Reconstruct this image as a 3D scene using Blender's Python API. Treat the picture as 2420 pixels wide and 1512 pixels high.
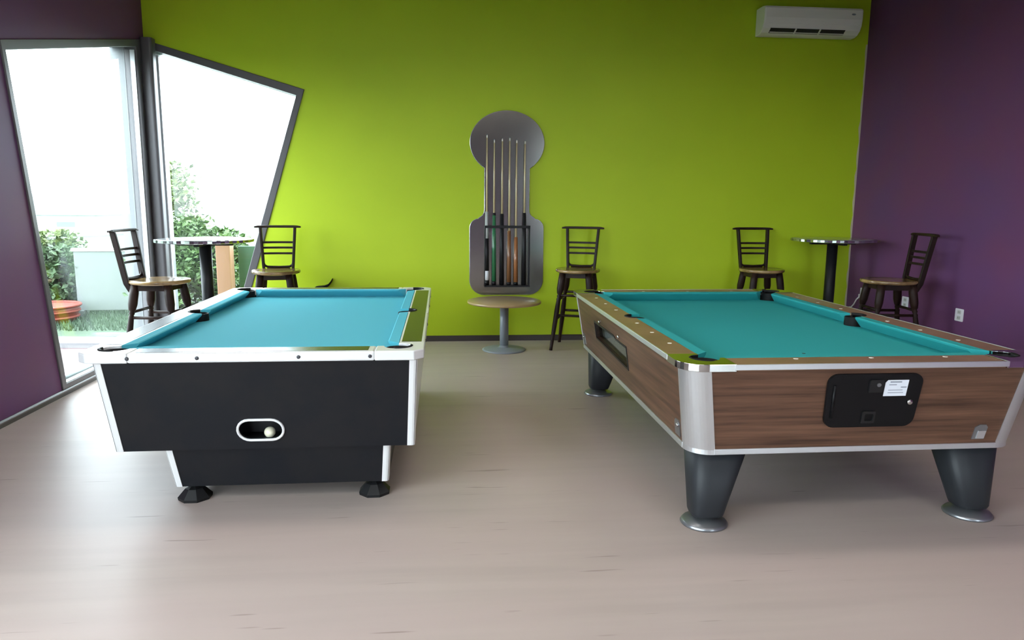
import bpy, math, random
import numpy as np
from mathutils import Vector, Matrix
from mathutils.geometry import tessellate_polygon

for o in list(bpy.data.objects):
    bpy.data.objects.remove(o)
S = bpy.context.scene
COL = S.collection
random.seed(7)
RNG = np.random.default_rng(11)
PI = math.pi

# ------------------------------------------------------------------ camera
CAM_H = 1.4715
PITCH, YAW, ROLL = 0.1606, 0.0975, -0.0085
cp, sp, cy, sy = math.cos(PITCH), math.sin(PITCH), math.cos(YAW), math.sin(YAW)
fwd = Vector((sy * cp, cy * cp, -sp))
rt0 = Vector((cy, -sy, 0))
dn0 = fwd.cross(rt0)
rt = math.cos(ROLL) * rt0 + math.sin(ROLL) * dn0
dn = -math.sin(ROLL) * rt0 + math.cos(ROLL) * dn0
cd = bpy.data.cameras.new('camera')
cam = bpy.data.objects.new('camera', cd)
COL.objects.link(cam)
m = Matrix.Identity(4)
for i in range(3):
    m[i][0], m[i][1], m[i][2] = rt[i], -dn[i], -fwd[i]
m[2][3] = CAM_H
cam.matrix_world = m
cd.sensor_width = 36.0
cd.lens = 1711.47 / 2420.0 * 36.0
cd.clip_start = 0.05
cd.clip_end = 300
S.camera = cam

# ------------------------------------------------------------------ world, exposure
W = bpy.data.worlds.new('overcast_sky')
S.world = W
W.use_nodes = True
bg = W.node_tree.nodes['Background']
bg.inputs['Color'].default_value = (0.83, 0.92, 1.0, 1)
bg.inputs['Strength'].default_value = 13.5
S.view_settings.view_transform = 'Standard'
S.view_settings.look = 'None'
S.view_settings.gamma = 1
S.view_settings.exposure = 0.25
S.view_settings.use_curve_mapping = False
S.cycles.use_denoising = True
S.cycles.max_bounces = 10
S.cycles.diffuse_bounces = 6
S.cycles.transparent_max_bounces = 16
S.cycles.caustics_reflective = False
S.cycles.caustics_refractive = False

# ------------------------------------------------------------------ materials
MATS = {}


def mat(name, col, rough=0.5, metal=0.0, spec=0.5, coat=0.0, noise=None, bump=None):
    """noise = (scale xyz, second colour, low, high, detail); bump = (scale, strength)"""
    if name in MATS:
        return MATS[name]
    M = bpy.data.materials.new(name)
    M.use_nodes = True
    nt = M.node_tree
    b = nt.nodes['Principled BSDF']
    b.inputs['Base Color'].default_value = (*col, 1)
    b.inputs['Roughness'].default_value = rough
    b.inputs['Metallic'].default_value = metal
    b.inputs['Specular IOR Level'].default_value = spec
    b.inputs['Coat Weight'].default_value = coat
    b.inputs['Coat Roughness'].default_value = 0.08
    tc = nt.nodes.new('ShaderNodeTexCoord')
    if noise:
        sc, c2, lo, hi, det = noise
        mp = nt.nodes.new('ShaderNodeMapping')
        mp.inputs['Scale'].default_value = sc
        nz = nt.nodes.new('ShaderNodeTexNoise')
        nz.inputs['Scale'].default_value = 1.0
        nz.inputs['Detail'].default_value = det
        nz.inputs['Roughness'].default_value = 0.6
        rp = nt.nodes.new('ShaderNodeValToRGB')
        rp.color_ramp.elements[0].position = lo
        rp.color_ramp.elements[0].color = (*col, 1)
        rp.color_ramp.elements[1].position = hi
        rp.color_ramp.elements[1].color = (*c2, 1)
        nt.links.new(tc.outputs['Object'], mp.inputs['Vector'])
        nt.links.new(mp.outputs['Vector'], nz.inputs['Vector'])
        nt.links.new(nz.outputs['Fac'], rp.inputs['Fac'])
        nt.links.new(rp.outputs['Color'], b.inputs['Base Color'])
    if bump:
        nz2 = nt.nodes.new('ShaderNodeTexNoise')
        nz2.inputs['Scale'].default_value = bump[0]
        nz2.inputs['Detail'].default_value = 4
        bp = nt.nodes.new('ShaderNodeBump')
        bp.inputs['Strength'].default_value = bump[1]
        bp.inputs['Distance'].default_value = 0.004
        nt.links.new(tc.outputs['Object'], nz2.inputs['Vector'])
        nt.links.new(nz2.outputs['Fac'], bp.inputs['Height'])
        nt.links.new(bp.outputs['Normal'], b.inputs['Normal'])
    MATS[name] = M
    return M


def glass_mat(name, tint):
    M = bpy.data.materials.new(name)
    M.use_nodes = True
    nt = M.node_tree
    nt.nodes.remove(nt.nodes['Principled BSDF'])
    out = nt.nodes['Material Output']
    tr = nt.nodes.new('ShaderNodeBsdfTransparent')
    tr.inputs['Color'].default_value = (*tint, 1)
    gl = nt.nodes.new('ShaderNodeBsdfGlossy')
    gl.inputs['Roughness'].default_value = 0.02
    fr = nt.nodes.new('ShaderNodeFresnel')
    # the same reflectance from either face of the pane
    ge = nt.nodes.new('ShaderNodeNewGeometry')
    ior = nt.nodes.new('ShaderNodeMapRange')
    ior.inputs['To Min'].default_value = 1.42
    ior.inputs['To Max'].default_value = 1 / 1.42
    nt.links.new(ge.outputs['Backfacing'], ior.inputs['Value'])
    nt.links.new(ior.outputs['Result'], fr.inputs['IOR'])
    mx = nt.nodes.new('ShaderNodeMixShader')
    nt.links.new(fr.outputs['Fac'], mx.inputs['Fac'])
    nt.links.new(tr.outputs['BSDF'], mx.inputs[1])
    nt.links.new(gl.outputs['BSDF'], mx.inputs[2])
    nt.links.new(mx.outputs['Shader'], out.inputs['Surface'])
    MATS[name] = M
    return M


def floor_mat():
    M = mat('floor_laminate', (0.44, 0.37, 0.315), 0.42, spec=0.25)
    nt = M.node_tree
    b = nt.nodes['Principled BSDF']
    tc = [n for n in nt.nodes if n.type == 'TEX_COORD'][0]

    def streak(scale, lo, hi, det):
        mp = nt.nodes.new('ShaderNodeMapping')
        mp.inputs['Scale'].default_value = scale
        nz = nt.nodes.new('ShaderNodeTexNoise')
        nz.inputs['Scale'].default_value = 1
        nz.inputs['Detail'].default_value = det
        mr = nt.nodes.new('ShaderNodeMapRange')
        mr.inputs['From Min'].default_value = lo
        mr.inputs['From Max'].default_value = hi
        nt.links.new(tc.outputs['Object'], mp.inputs['Vector'])
        nt.links.new(mp.outputs['Vector'], nz.inputs['Vector'])
        nt.links.new(nz.outputs['Fac'], mr.inputs['Value'])
        return mr.outputs['Result']
    a = streak((0.8, 9, 1), 0.35, 0.65, 3)
    s = streak((2.4, 34, 1), 0.685, 0.76, 2)
    c = streak((0.7, 1.6, 1), 0.3, 0.7, 2)
    m1 = nt.nodes.new('ShaderNodeMix')
    m1.data_type = 'RGBA'
    m1.inputs['A'].default_value = (0.47, 0.395, 0.355, 1)
    m1.inputs['B'].default_value = (0.415, 0.345, 0.31, 1)
    nt.links.new(a, m1.inputs['Factor'])
    m3 = nt.nodes.new('ShaderNodeMix')
    m3.data_type = 'RGBA'
    m3.inputs['B'].default_value = (0.46, 0.37, 0.34, 1)
    nt.links.new(c, m3.inputs['Factor'])
    nt.links.new(m1.outputs['Result'], m3.inputs['A'])
    m2 = nt.nodes.new('ShaderNodeMix')
    m2.data_type = 'RGBA'
    m2.inputs['B'].default_value = (0.25, 0.195, 0.165, 1)
    mul = nt.nodes.new('ShaderNodeMath')
    mul.operation = 'MULTIPLY'
    mul.inputs[1].default_value = 0.75
    nt.links.new(s, mul.inputs[0])
    nt.links.new(mul.outputs[0], m2.inputs['Factor'])
    nt.links.new(m3.outputs['Result'], m2.inputs['A'])
    nt.links.new(m2.outputs['Result'], b.inputs['Base Color'])
    return M


GREEN = mat('green_paint', (0.46, 0.615, 0.022), 0.45, spec=0.26, noise=((1.2, 1.2, 1.2), (0.435, 0.585, 0.020), 0.35, 0.65, 2), bump=(60, 0.05))
PURPLE = mat('purple_paint', (0.142, 0.048, 0.122), 0.55, spec=0.2, noise=((1.3, 1.3, 1.3), (0.122, 0.050, 0.140), 0.35, 0.65, 2), bump=(60, 0.05))
CEIL = mat('ceiling_paint', (0.55, 0.53, 0.50), 0.8)
FLOOR = floor_mat()
FRAME = mat('dark_aluminium', (0.095, 0.088, 0.095), 0.4, metal=0.2)
ALU = mat('pale_aluminium', (0.72, 0.75, 0.78), 0.3, metal=0.4)
BASEB = mat('dark_baseboard', (0.052, 0.042, 0.04), 0.4)
BEAD = mat('baseboard_bead', (0.16, 0.13, 0.13), 0.35)
CREAM = mat('cream_trim', (0.55, 0.50, 0.36), 0.6)
GLASS = glass_mat('window_glass', (0.94, 0.97, 0.96))
SMOKED = glass_mat('smoked_glass', (0.7, 0.72, 0.7))
WHITE = mat('white_plastic', (0.70, 0.70, 0.71), 0.28, coat=0.2)
BLACKLAM = mat('black_laminate', (0.009, 0.010, 0.013), 0.42, spec=0.2, noise=((5, 5, 5), (0.012, 0.012, 0.014), 0.4, 0.6, 3))
GLOSSBLACK = mat('gloss_black_laminate', (0.008, 0.008, 0.009), 0.27, spec=0.8)
CLOTH_SKYLIT = mat('skylit_teal_cloth', (0.09, 0.46, 0.57), 0.9, spec=0.15, bump=(400, 0.1))  # same teal cloth, colour made brighter and bluer to carry the window light
CLOTH2 = mat('teal_cloth', (0.028, 0.32, 0.33), 0.9, spec=0.15, bump=(400, 0.1))
POCKET = mat('black_pocket_rubber', (0.007, 0.007, 0.008), 0.6, spec=0.2)
RUBBER = mat('black_rubber', (0.010, 0.010, 0.011), 0.45, spec=0.3)
SCREW = mat('dark_screw', (0.07, 0.07, 0.08), 0.35, metal=0.7)
CHROME = mat('chrome', (0.52, 0.53, 0.53), 0.10, metal=1.0)
BRUSHED = mat('brushed_aluminium', (0.66, 0.68, 0.71), 0.33, metal=0.85)
CAST = mat('grey_cast_metal', (0.26, 0.27, 0.29), 0.32, metal=0.8)
WALNUT = mat('walnut_laminate', (0.15, 0.074, 0.045), 0.36, spec=0.4, noise=((1.5, 1.5, 42), (0.045, 0.021, 0.013), 0.33, 0.68, 9))
WALNUT_RAIL = mat('walnut_rail', (0.26, 0.15, 0.09), 0.36, spec=0.5, noise=((2.5, 2.5, 9), (0.17, 0.095, 0.055), 0.38, 0.66, 5))
LEGP = mat('charcoal_leg_plastic', (0.018, 0.020, 0.024), 0.5, spec=0.3)
DOORBLK = mat('black_steel_door', (0.005, 0.005, 0.006), 0.4, spec=0.2)
PAPER = mat('white_paper', (0.72, 0.75, 0.82), 0.6)
INK = mat('grey_print', (0.25, 0.27, 0.33), 0.7)
PEARL = mat('pearl_sight', (0.85, 0.82, 0.74), 0.25)
IVORY = mat('ivory_ball', (0.72, 0.68, 0.52), 0.12, coat=0.5)
DKWOOD = mat('dark_stained_wood', (0.024, 0.011, 0.008), 0.45, spec=0.2, noise=((6, 6, 1.5), (0.014, 0.007, 0.006), 0.4, 0.6, 3))
SEATWOOD = mat('worn_honey_seat_wood', (0.34, 0.22, 0.09), 0.22, coat=0.5, noise=((3.5, 3.5, 3.5), (0.11, 0.06, 0.028), 0.42, 0.62, 4))
BLACKMET = mat('black_powder_coat', (0.010, 0.010, 0.012), 0.42, spec=0.25)
TOPGREY = mat('glossy_grey_tabletop', (0.30, 0.32, 0.32), 0.15, coat=0.4)
TANTOP = mat('tan_laminate', (0.42, 0.29, 0.15), 0.3, coat=0.2)
GREYPOLE = mat('blue_grey_paint', (0.24, 0.27, 0.31), 0.35)
RACKMET = mat('brushed_silver_sheet', (0.29, 0.285, 0.265), 0.17, metal=0.9, noise=((2, 2, 2), (0.255, 0.255, 0.24), 0.4, 0.6, 2))
RIM = mat('polished_rim', (0.5, 0.51, 0.48), 0.25, metal=0.8)
MAPLE = mat('maple_shaft', (0.62, 0.50, 0.30), 0.3, coat=0.3)
GREENBUTT = mat('green_cue_butt', (0.03, 0.16, 0.07), 0.25, coat=0.4)
BROWNBUTT = mat('brown_cue_butt', (0.22, 0.10, 0.045), 0.25, coat=0.4)
ORANGEBUTT = mat('orange_cue_butt', (0.32, 0.13, 0.05), 0.25, coat=0.4)
ACWHITE = mat('ac_white_plastic', (0.80, 0.79, 0.76), 0.4)
ACDARK = mat('ac_dark_slot', (0.02, 0.02, 0.02), 0.5)
OUTLET = mat('outlet_white', (0.70, 0.68, 0.74), 0.4)
PAVE = mat('pink_paving', (0.115, 0.070, 0.075), 0.7, noise=((3, 3, 3), (0.10, 0.065, 0.07), 0.35, 0.65, 4))
KERB = mat('pale_concrete', (0.20, 0.195, 0.20), 0.8)
LAWN = mat('lawn_grass', (0.030, 0.055, 0.030), 0.9, noise=((4, 4, 4), (0.045, 0.075, 0.042), 0.35, 0.65, 5))
BLADE = mat('grass_blade', (0.045, 0.08, 0.045), 0.8)
LEAF_A = mat('fresh_leaf', (0.075, 0.14, 0.035), 0.6, noise=((6, 6, 6), (0.035, 0.07, 0.022), 0.4, 0.65, 3))
LEAF_B = mat('deep_leaf', (0.05, 0.095, 0.035), 0.6, noise=((6, 6, 6), (0.028, 0.055, 0.022), 0.4, 0.65, 3))
LEAF_C = mat('yellow_green_leaf', (0.13, 0.17, 0.05), 0.6, noise=((6, 6, 6), (0.06, 0.095, 0.03), 0.4, 0.65, 3))
BARK = mat('bark', (0.10, 0.07, 0.05), 0.9)
REDPL = mat('orange_red_plastic', (0.20, 0.032, 0.018), 0.5)
FENCEW = mat('white_board', (0.15, 0.165, 0.165), 0.6)
POSTW = mat('orange_wood_post', (0.26, 0.13, 0.08), 0.7)
GRNB = mat('green_board', (0.04, 0.09, 0.065), 0.6)
STUCCO = mat('white_stucco', (0.7, 0.7, 0.7), 0.8)
ROOFT = mat('pale_teal_roof', (0.22, 0.32, 0.32), 0.7)


# ------------------------------------------------------------------ mesh helpers
class MB:
    def __init__(self):
        self.v, self.f, self.sm = [], [], []

    def add(self, vs, fs, smooth=False):
        k = len(self.v)
        self.v += [tuple(p) for p in vs]
        self.f += [tuple(i + k for i in q) for q in fs]
        self.sm += [smooth] * len(fs)
        return self

    def box(self, x0, x1, y0, y1, z0, z1):
        vs = [(x, y, z) for z in (z0, z1) for y in (y0, y1) for x in (x0, x1)]
        return self.add(vs, [(0, 2, 3, 1), (4, 5, 7, 6), (0, 1, 5, 4), (2, 6, 7, 3), (0, 4, 6, 2), (1, 3, 7, 5)])

    def loft(self, rings, cap=True, smooth=False, closed=True):
        n = len(rings[0])
        vs = [p for r in rings for p in r]
        fs = []
        for a in range(len(rings) - 1):
            for i in range(n if closed else n - 1):
                j = (i + 1) % n
                fs.append((a * n + i, a * n + j, (a + 1) * n + j, (a + 1) * n + i))
        self.add(vs, fs, smooth)
        if cap:
            k = len(self.v) - len(vs)
            self.f += [tuple(k + i for i in reversed(range(n))), tuple(k + (len(rings) - 1) * n + i for i in range(n))]
            self.sm += [False, False]
        return self

    def lathe(self, prof, cx=0, cy=0, n=24, smooth=True, cap=True):
        rings = [[(cx + r * math.cos(2 * PI * i / n), cy + r * math.sin(2 * PI * i / n), z) for i in range(n)] for r, z in prof]
        return self.loft(rings, cap, smooth)

    def tube(self, pts, radii, n=10, smooth=True):
        pts = [Vector(p) for p in pts]
        if not hasattr(radii, '__len__'):
            radii = [radii] * len(pts)
        rings = []
        prev = None
        for i, p in enumerate(pts):
            t = (pts[min(i + 1, len(pts) - 1)] - pts[max(i - 1, 0)]).normalized()
            ref = prev if prev is not None else (Vector((0, 0, 1)) if abs(t.z) < 0.9 else Vector((0, 1, 0)))
            a = (ref - t * ref.dot(t)).normalized()
            prev = a
            b = t.cross(a)
            rings.append([p + radii[i] * (math.cos(2 * PI * k / n) * a + math.sin(2 * PI * k / n) * b) for k in range(n)])
        return self.loft(rings, True, smooth)

    def slab(self, outer, holes, fn0, fn1):
        """flat polygon (with holes) given twice through fn0 / fn1 (front and back), sides closed"""
        loops = [outer] + list(holes)
        tris = tessellate_polygon([[Vector((a, b, 0)) for a, b in lp] for lp in loops])
        flat = [p for lp in loops for p in lp]
        n = len(flat)
        vs = [fn0(*p) for p in flat] + [fn1(*p) for p in flat]
        fs = []
        for t in tris:
            fs.append(tuple(t))
            fs.append(tuple(i + n for i in reversed(t)))
        k = 0
        for lp in loops:
            L = len(lp)
            for i in range(L):
                j = (i + 1) % L
                fs.append((k + i, k + j, n + k + j, n + k + i))
            k += L
        return self.add(vs, fs)

    def build(self, name, material, parent=None, bevel=0.0, seg=2, loc=None):
        me = bpy.data.meshes.new(name)
        me.from_pydata(self.v, [], self.f)
        me.polygons.foreach_set('use_smooth', self.sm)
        me.update()
        import bmesh
        bm = bmesh.new()
        bm.from_mesh(me)
        bmesh.ops.recalc_face_normals(bm, faces=bm.faces)
        bm.to_mesh(me)
        bm.free()
        me.materials.append(material)
        o = bpy.data.objects.new(name, me)
        COL.objects.link(o)
        if parent:
            o.parent = parent
        if loc:
            o.location = loc
        if bevel:
            b = o.modifiers.new('bevel', 'BEVEL')
            b.width = bevel
            b.segments = seg
            b.limit_method = 'ANGLE'
            b.angle_limit = math.radians(40)
        return o


def box(name, m_, x0, x1, y0, y1, z0, z1, parent=None, bevel=0.0):
    return MB().box(x0, x1, y0, y1, z0, z1).build(name, m_, parent, bevel)


def tag(o, label=None, cat=None, group=None, kind=None):
    if label:
        o['label'] = label
    if cat:
        o['category'] = cat
    if group:
        o['group'] = group
    if kind:
        o['kind'] = kind
    return o


def struct(o, label=None):
    return tag(o, label, kind='structure')


def thing(name, label, cat, loc=(0, 0, 0), rz=0.0, group=None):
    o = bpy.data.objects.new(name, None)
    o.empty_display_size = 0.1
    COL.objects.link(o)
    o.location = loc
    o.rotation_euler = (0, 0, rz)
    return tag(o, label, cat, group)


def copy_tree(o, parent=None):
    c = o.copy()
    COL.objects.link(c)
    c.parent = parent
    for ch in list(o.children):
        copy_tree(ch, c)
    return c


def arc(cx, cy, rx, ry, a0, a1, n):
    return [(cx + rx * math.cos(math.radians(a0 + (a1 - a0) * i / n)), cy + ry * math.sin(math.radians(a0 + (a1 - a0) * i / n))) for i in range(n + 1)]


def rrect(x0, x1, y0, y1, r, n=6):
    return (arc(x1 - r, y1 - r, r, r, 0, 90, n) + arc(x0 + r, y1 - r, r, r, 90, 180, n) +
            arc(x0 + r, y0 + r, r, r, 180, 270, n) + arc(x1 - r, y0 + r, r, r, 270, 360, n))


# ================================================================== the room
YB, XL, XR, YF, ZC = 7.668, -2.86, 4.524, -3.6, 3.72
T = 0.22
struct(box('floor', FLOOR, XL - 0.02, XR, YF, YB, -0.1, 0.0), 'pale beige laminate floor with faint streaks')
struct(box('ceiling', CEIL, XL - T, XR + T, YF - T, YB + T, ZC, ZC + 0.15), 'plain ceiling above the room')

# slanted windows: glass outlines on the wall planes
BW_GLASS = [(-2.775, 2.905), (-1.434, 2.511), (-2.190, 0.085), (-2.775, 0.085)]
BW_OUT = [(-2.850, 2.998), (-1.352, 2.568), (-2.118, 0.045), (-2.850, 0.045)]
LW_GLASS = [(5.296, 2.437), (7.445, 2.890), (7.445, 0.085), (5.671, 0.085)]
LW_OUT = [(5.235, 2.492), (7.600, 2.990), (7.600, 0.045), (5.612, 0.045)]

struct(MB().slab([(XL, 0), (XR, 0), (XR, ZC), (XL, ZC)], [BW_OUT],
                 lambda a, b: (a, YB, b), lambda a, b: (a, YB + T, b)).build('wall_back', GREEN), 'lime green back wall with a slanted window opening')
LWIN2 = [(-0.6, 2.9), (2.2, 2.7), (2.1, 0.06), (-0.6, 0.06)]  # added openings, out of view, to bring in more daylight from the left
LWIN3 = [(-3.3, 2.9), (-1.0, 2.9), (-1.0, 0.06), (-3.3, 0.06)]
struct(MB().slab([(YF, 0), (YB + T, 0), (YB + T, ZC), (YF, ZC)], [LW_OUT, LWIN2, LWIN3],
                 lambda a, b: (XL, a, b), lambda a, b: (XL - T, a, b)).build('wall_left', PURPLE), 'purple left wall around the tall slanted window')
struct(MB().slab([(YF, 0), (YB + T, 0), (YB + T, ZC), (YF, ZC)], [],
                 lambda a, b: (XR, a, b), lambda a, b: (XR + T, a, b)).build('wall_right', PURPLE), 'dark purple right wall')
FWIN1 = [(-2.6, 3.0), (-1.2, 3.0), (-1.2, 0.06), (-2.6, 0.06)]  # added openings behind the camera for frontal light
FWIN2 = [(3.1, 3.0), (4.3, 3.0), (4.3, 0.06), (3.1, 0.06)]
struct(MB().slab([(XL, 0), (XR, 0), (XR, ZC), (XL, ZC)], [FWIN1, FWIN2],
                 lambda a, b: (a, YF, b), lambda a, b: (a, YF - T, b)).build('wall_front', PURPLE), 'purple wall with added windows opposite the green wall')


def window(name, outer, glass, fr0, fr1, gl0, gl1, label):
    fr = struct(MB().slab(outer, [glass], fr0, fr1).build(name, FRAME, None, 0.006), label)
    MB().slab(glass, [], gl0, gl1).build('pane', GLASS, fr)
    return fr


def outer_reveal(par, outer, glass, f0, f1):
    MB().slab(outer, [glass], f0, f1).build('outer_frame', mat('grey_aluminium', (0.22, 0.23, 0.24), 0.4, metal=0.2), par)


def inset(poly, d):
    c = (sum(p[0] for p in poly) / len(poly), sum(p[1] for p in poly) / len(poly))
    return [(p[0] + d * (1 if p[0] < c[0] else -1), p[1] + d * (1 if p[1] < c[1] else -1)) for p in poly]


w1 = window('window_1', LW_OUT, LW_GLASS, lambda a, b: (XL + 0.012, a, b), lambda a, b: (XL - 0.10, a, b),
            lambda a, b: (XL - 0.045, a, b), lambda a, b: (XL - 0.055, a, b), 'tall slanted window in the left purple wall')
w2 = window('window_2', BW_OUT, BW_GLASS, lambda a, b: (a, YB - 0.012, b), lambda a, b: (a, YB + 0.10, b),
            lambda a, b: (a, YB + 0.045, b), lambda a, b: (a, YB + 0.055, b), 'slanted window in the green back wall')
for nm, P, mk in (('added_window_3', LWIN2, 0), ('added_window_4', LWIN3, 0), ('added_window_5', FWIN1, 1), ('added_window_6', FWIN2, 1)):
    G = inset(P, 0.06)
    if mk == 0:
        window(nm, P, G, lambda a, b: (XL + 0.01, a, b), lambda a, b: (XL - 0.1, a, b), lambda a, b: (XL - 0.045, a, b), lambda a, b: (XL - 0.055, a, b), 'added unseen window in the left wall nearer the camera, for light')
    else:
        window(nm, P, G, lambda a, b: (a, YF + 0.01, b), lambda a, b: (a, YF - 0.1, b), lambda a, b: (a, YF - 0.045, b), lambda a, b: (a, YF - 0.055, b), 'added unseen window behind the camera, for light')
outer_reveal(w1, LW_OUT, LW_GLASS, lambda a, b: (XL - 0.101, a, b), lambda a, b: (XL - T - 0.01, a, b))
outer_reveal(w2, BW_OUT, BW_GLASS, lambda a, b: (a, YB + 0.101, b), lambda a, b: (a, YB + T + 0.01, b))
# pale aluminium glazing beads: bottom track and post strips
box('sill_track', ALU, XL - 0.04, XL + 0.004, 5.665, 7.445, 0.075, 0.092, w1)
box('sill_track', ALU, XL - 0.10, XL - 0.056, 5.665, 7.445, 0.085, 0.115, w1)
box('glazing_bead', ALU, XL - 0.044, XL - 0.004, 7.432, 7.447, 0.09, 2.86, w1)
box('glazing_bead', ALU, -2.777, -2.735, YB + 0.006, YB + 0.044, 0.09, 2.86, w2)
# a rounded dark corner post where the two windows meet
cpst = MB().slab(rrect(XL - 0.0, XL + 0.115, YB - 0.125, YB - 0.0, 0.03), [], lambda a, b: (a, b, 0.045), lambda a, b: (a, b, 3.0))
struct(cpst.build('trim_2', FRAME), 'dark corner post between the two slanted windows')

struct(MB().slab([(0, 0), (0.014, 0), (0.014, 0.052), (0.006, 0.06), (0, 0.06)], [],
                 lambda a, b: (XL + 0.116, YB - a, b), lambda a, b: (XR, YB - a, b)).build('baseboard_back', BASEB), 'dark skirting along the green wall')
bl = struct(MB().slab([(0, 0), (0.016, 0), (0.016, 0.034), (0.006, 0.044), (0, 0.044)], [],
                      lambda a, b: (XL + a, YF, b), lambda a, b: (XL + a, YB - 0.132, b)).build('baseboard_left', BASEB), 'dark skirting along the left wall')
box('bead', BEAD, XL + 0.016, XL + 0.019, YF, YB - 0.14, 0.026, 0.033, bl)
struct(MB().slab([(0, 0), (0.014, 0), (0.014, 0.052), (0.006, 0.06), (0, 0.06)], [],
                 lambda a, b: (XR - a, YF, b), lambda a, b: (XR - a, YB - 0.015, b)).build('baseboard_right', BASEB), 'dark skirting along the right purple wall')
# ragged cream paint line in the right-hand corner
vs, fs = [], []
for i in range(40):
    z = 0.36 + i * (3.16 - 0.36) / 39
    w = 0.019 + 0.006 * math.sin(i * 1.7) + random.uniform(-0.004, 0.004)
    vs += [(XR - w, YB - 0.003, z), (XR - 0.001, YB - 0.003, z), (XR - w, YB + 0.001, z), (XR - 0.001, YB + 0.001, z)]
    if i:
        k = 4 * i
        fs += [(k - 4, k - 3, k + 1, k), (k - 4, k, k + 2, k - 2), (k - 3, k - 1, k + 3, k + 1)]
struct(MB().add(vs, fs).build('trim_1', CREAM), 'ragged cream strip in the corner between green and purple walls')


# added fill panels on the ceiling, above the frame, to brighten the room
FILLM = bpy.data.materials.new('fill_diffuser')
FILLM.use_nodes = True
_b = FILLM.node_tree.nodes['Principled BSDF']
_b.inputs['Base Color'].default_value = (0.9, 0.9, 0.9, 1)
_b.inputs['Emission Color'].default_value = (1.0, 0.93, 0.86, 1)
_b.inputs['Emission Strength'].default_value = 7.5
for i, (lx, ly) in enumerate(((-1.2, 3.5), (0.7, 3.5), (2.6, 3.5), (-1.2, 0.3), (0.7, 0.3), (2.6, 0.3))):
    nm = ('left', 'middle', 'right')[i % 3] + (' of the row nearer the green wall' if i < 3 else ' of the row farther from the green wall')
    cl_ = thing('fill_panel', 'added unseen fill light panel on the ceiling, ' + nm, 'added fill light', (lx, ly, ZC), 0, 'added fill light panels')
    MB().slab([(-0.62, -0.32), (0.62, -0.32), (0.62, 0.32), (-0.62, 0.32)], [[(-0.58, -0.28), (0.58, -0.28), (0.58, 0.28), (-0.58, 0.28)]], lambda a, b: (a, b, -0.05), lambda a, b: (a, b, 0)).build('frame', WHITE, cl_)
    box('diffuser', FILLM, -0.58, 0.58, -0.28, 0.28, -0.04, -0.03, cl_)


# ================================================================== pool tables
def cushions(par, hw, hl, rw, cw, zt, zb, cloth, cj, sj):
    """six cushions; cj / sj = distance from the outer corner / table middle to the back end of a cushion"""
    def prism(p0, p1, inw, m0, m1):
        p0, p1, inw = Vector(p0), Vector(p1), Vector(inw)
        d = (p1 - p0).normalized()
        ring = []
        for p, s, mm in ((p0, 1, m0), (p1, -1, m1)):
            def q(a, z):
                return p + inw * a + d * s * mm * (a / cw) + Vector((0, 0, z))
            ring.append([q(0, zt), q(cw - 0.006, zt), q(cw, zt - 0.004), q(cw - 0.003, zt - 0.012), q(0.004, zb - 0.004), q(0, zb - 0.004)])
        MB().loft(ring, True).build('cushion', cloth, par)
    for s in (-1, 1):
        prism((-hw + cj, s * (hl - rw), 0), (hw - cj, s * (hl - rw), 0), (0, -s, 0), cw, cw)
        prism((s * (hw - rw), -hl + cj, 0), (s * (hw - rw), -sj, 0), (-s, 0, 0), cw, cw * 0.35)
        prism((s * (hw - rw), sj, 0), (s * (hw - rw), hl - cj, 0), (-s, 0, 0), cw * 0.35, cw)


def bed(par, hw, hl, rw, zb, cloth, cut, sj, sd):
    a, b = hw - rw, hl - rw
    P = [(-a + cut, -b), (a - cut, -b), (a, -b + cut), (a, -sj), (a - sd, -sj * 0.7), (a - sd, sj * 0.7), (a, sj), (a, b - cut),
         (a - cut, b), (-a + cut, b), (-a, b - cut), (-a, sj), (-a + sd, sj * 0.7), (-a + sd, -sj * 0.7), (-a, -sj), (-a, -b + cut)]
    MB().slab(P, [], lambda x, y: (x, y, zb), lambda x, y: (x, y, zb - 0.03)).build('bed', cloth, par)


def pocket(par, x, y, r, ztop, m_, a0, a1):
    """open cup with a raised lip along the rail side (angles a0..a1)"""
    n = 22
    cup = [(r, ztop - 0.012), (r - 0.004, ztop - 0.012), (r - 0.006, ztop - 0.06), (r - 0.012, ztop - 0.13), (0.004, ztop - 0.14), (0.004, ztop - 0.146), (r - 0.004, ztop - 0.138), (r + 0.002, ztop - 0.06)]
    p = MB().lathe(cup + [cup[0]], x, y, n, True, False).build('pocket', m_, par)
    rings = []
    for i in range(13):
        a = math.radians(a0 + (a1 - a0) * i / 12)
        e = 1.0 if 0 < i < 12 else 0.5
        c, s = math.cos(a), math.sin(a)
        rings.append([(x + (r + q * e) * c, y + (r + q * e) * s, zz) for q, zz in ((-0.006, ztop - 0.02), (-0.004, ztop + 0.003), (0.003, ztop + 0.0055), (0.009, ztop + 0.003), (0.010, ztop - 0.01))])
    MB().loft(rings, True, True).build('pocket_lip', m_, p)


def corner_plan(cl, rw, rc, pc, pr, chamfer):
    """plan of a corner casting, outer corner at the origin, legs along +x and +y"""
    out = [(cl, 0)]
    out += ([(rc, 0), (0, rc)] if chamfer else list(reversed(arc(rc, rc, rc, rc, 180, 270, 8))))
    out += [(0, cl), (rw, cl)]
    yy = pc + math.sqrt(max(pr * pr - (rw - pc) ** 2, 0))
    a = math.degrees(math.atan2(yy - pc, rw - pc))
    out += arc(pc, pc, pr, pr, a, 360 + (90 - a), 14)
    out += [(cl, rw)]
    return out


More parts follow.
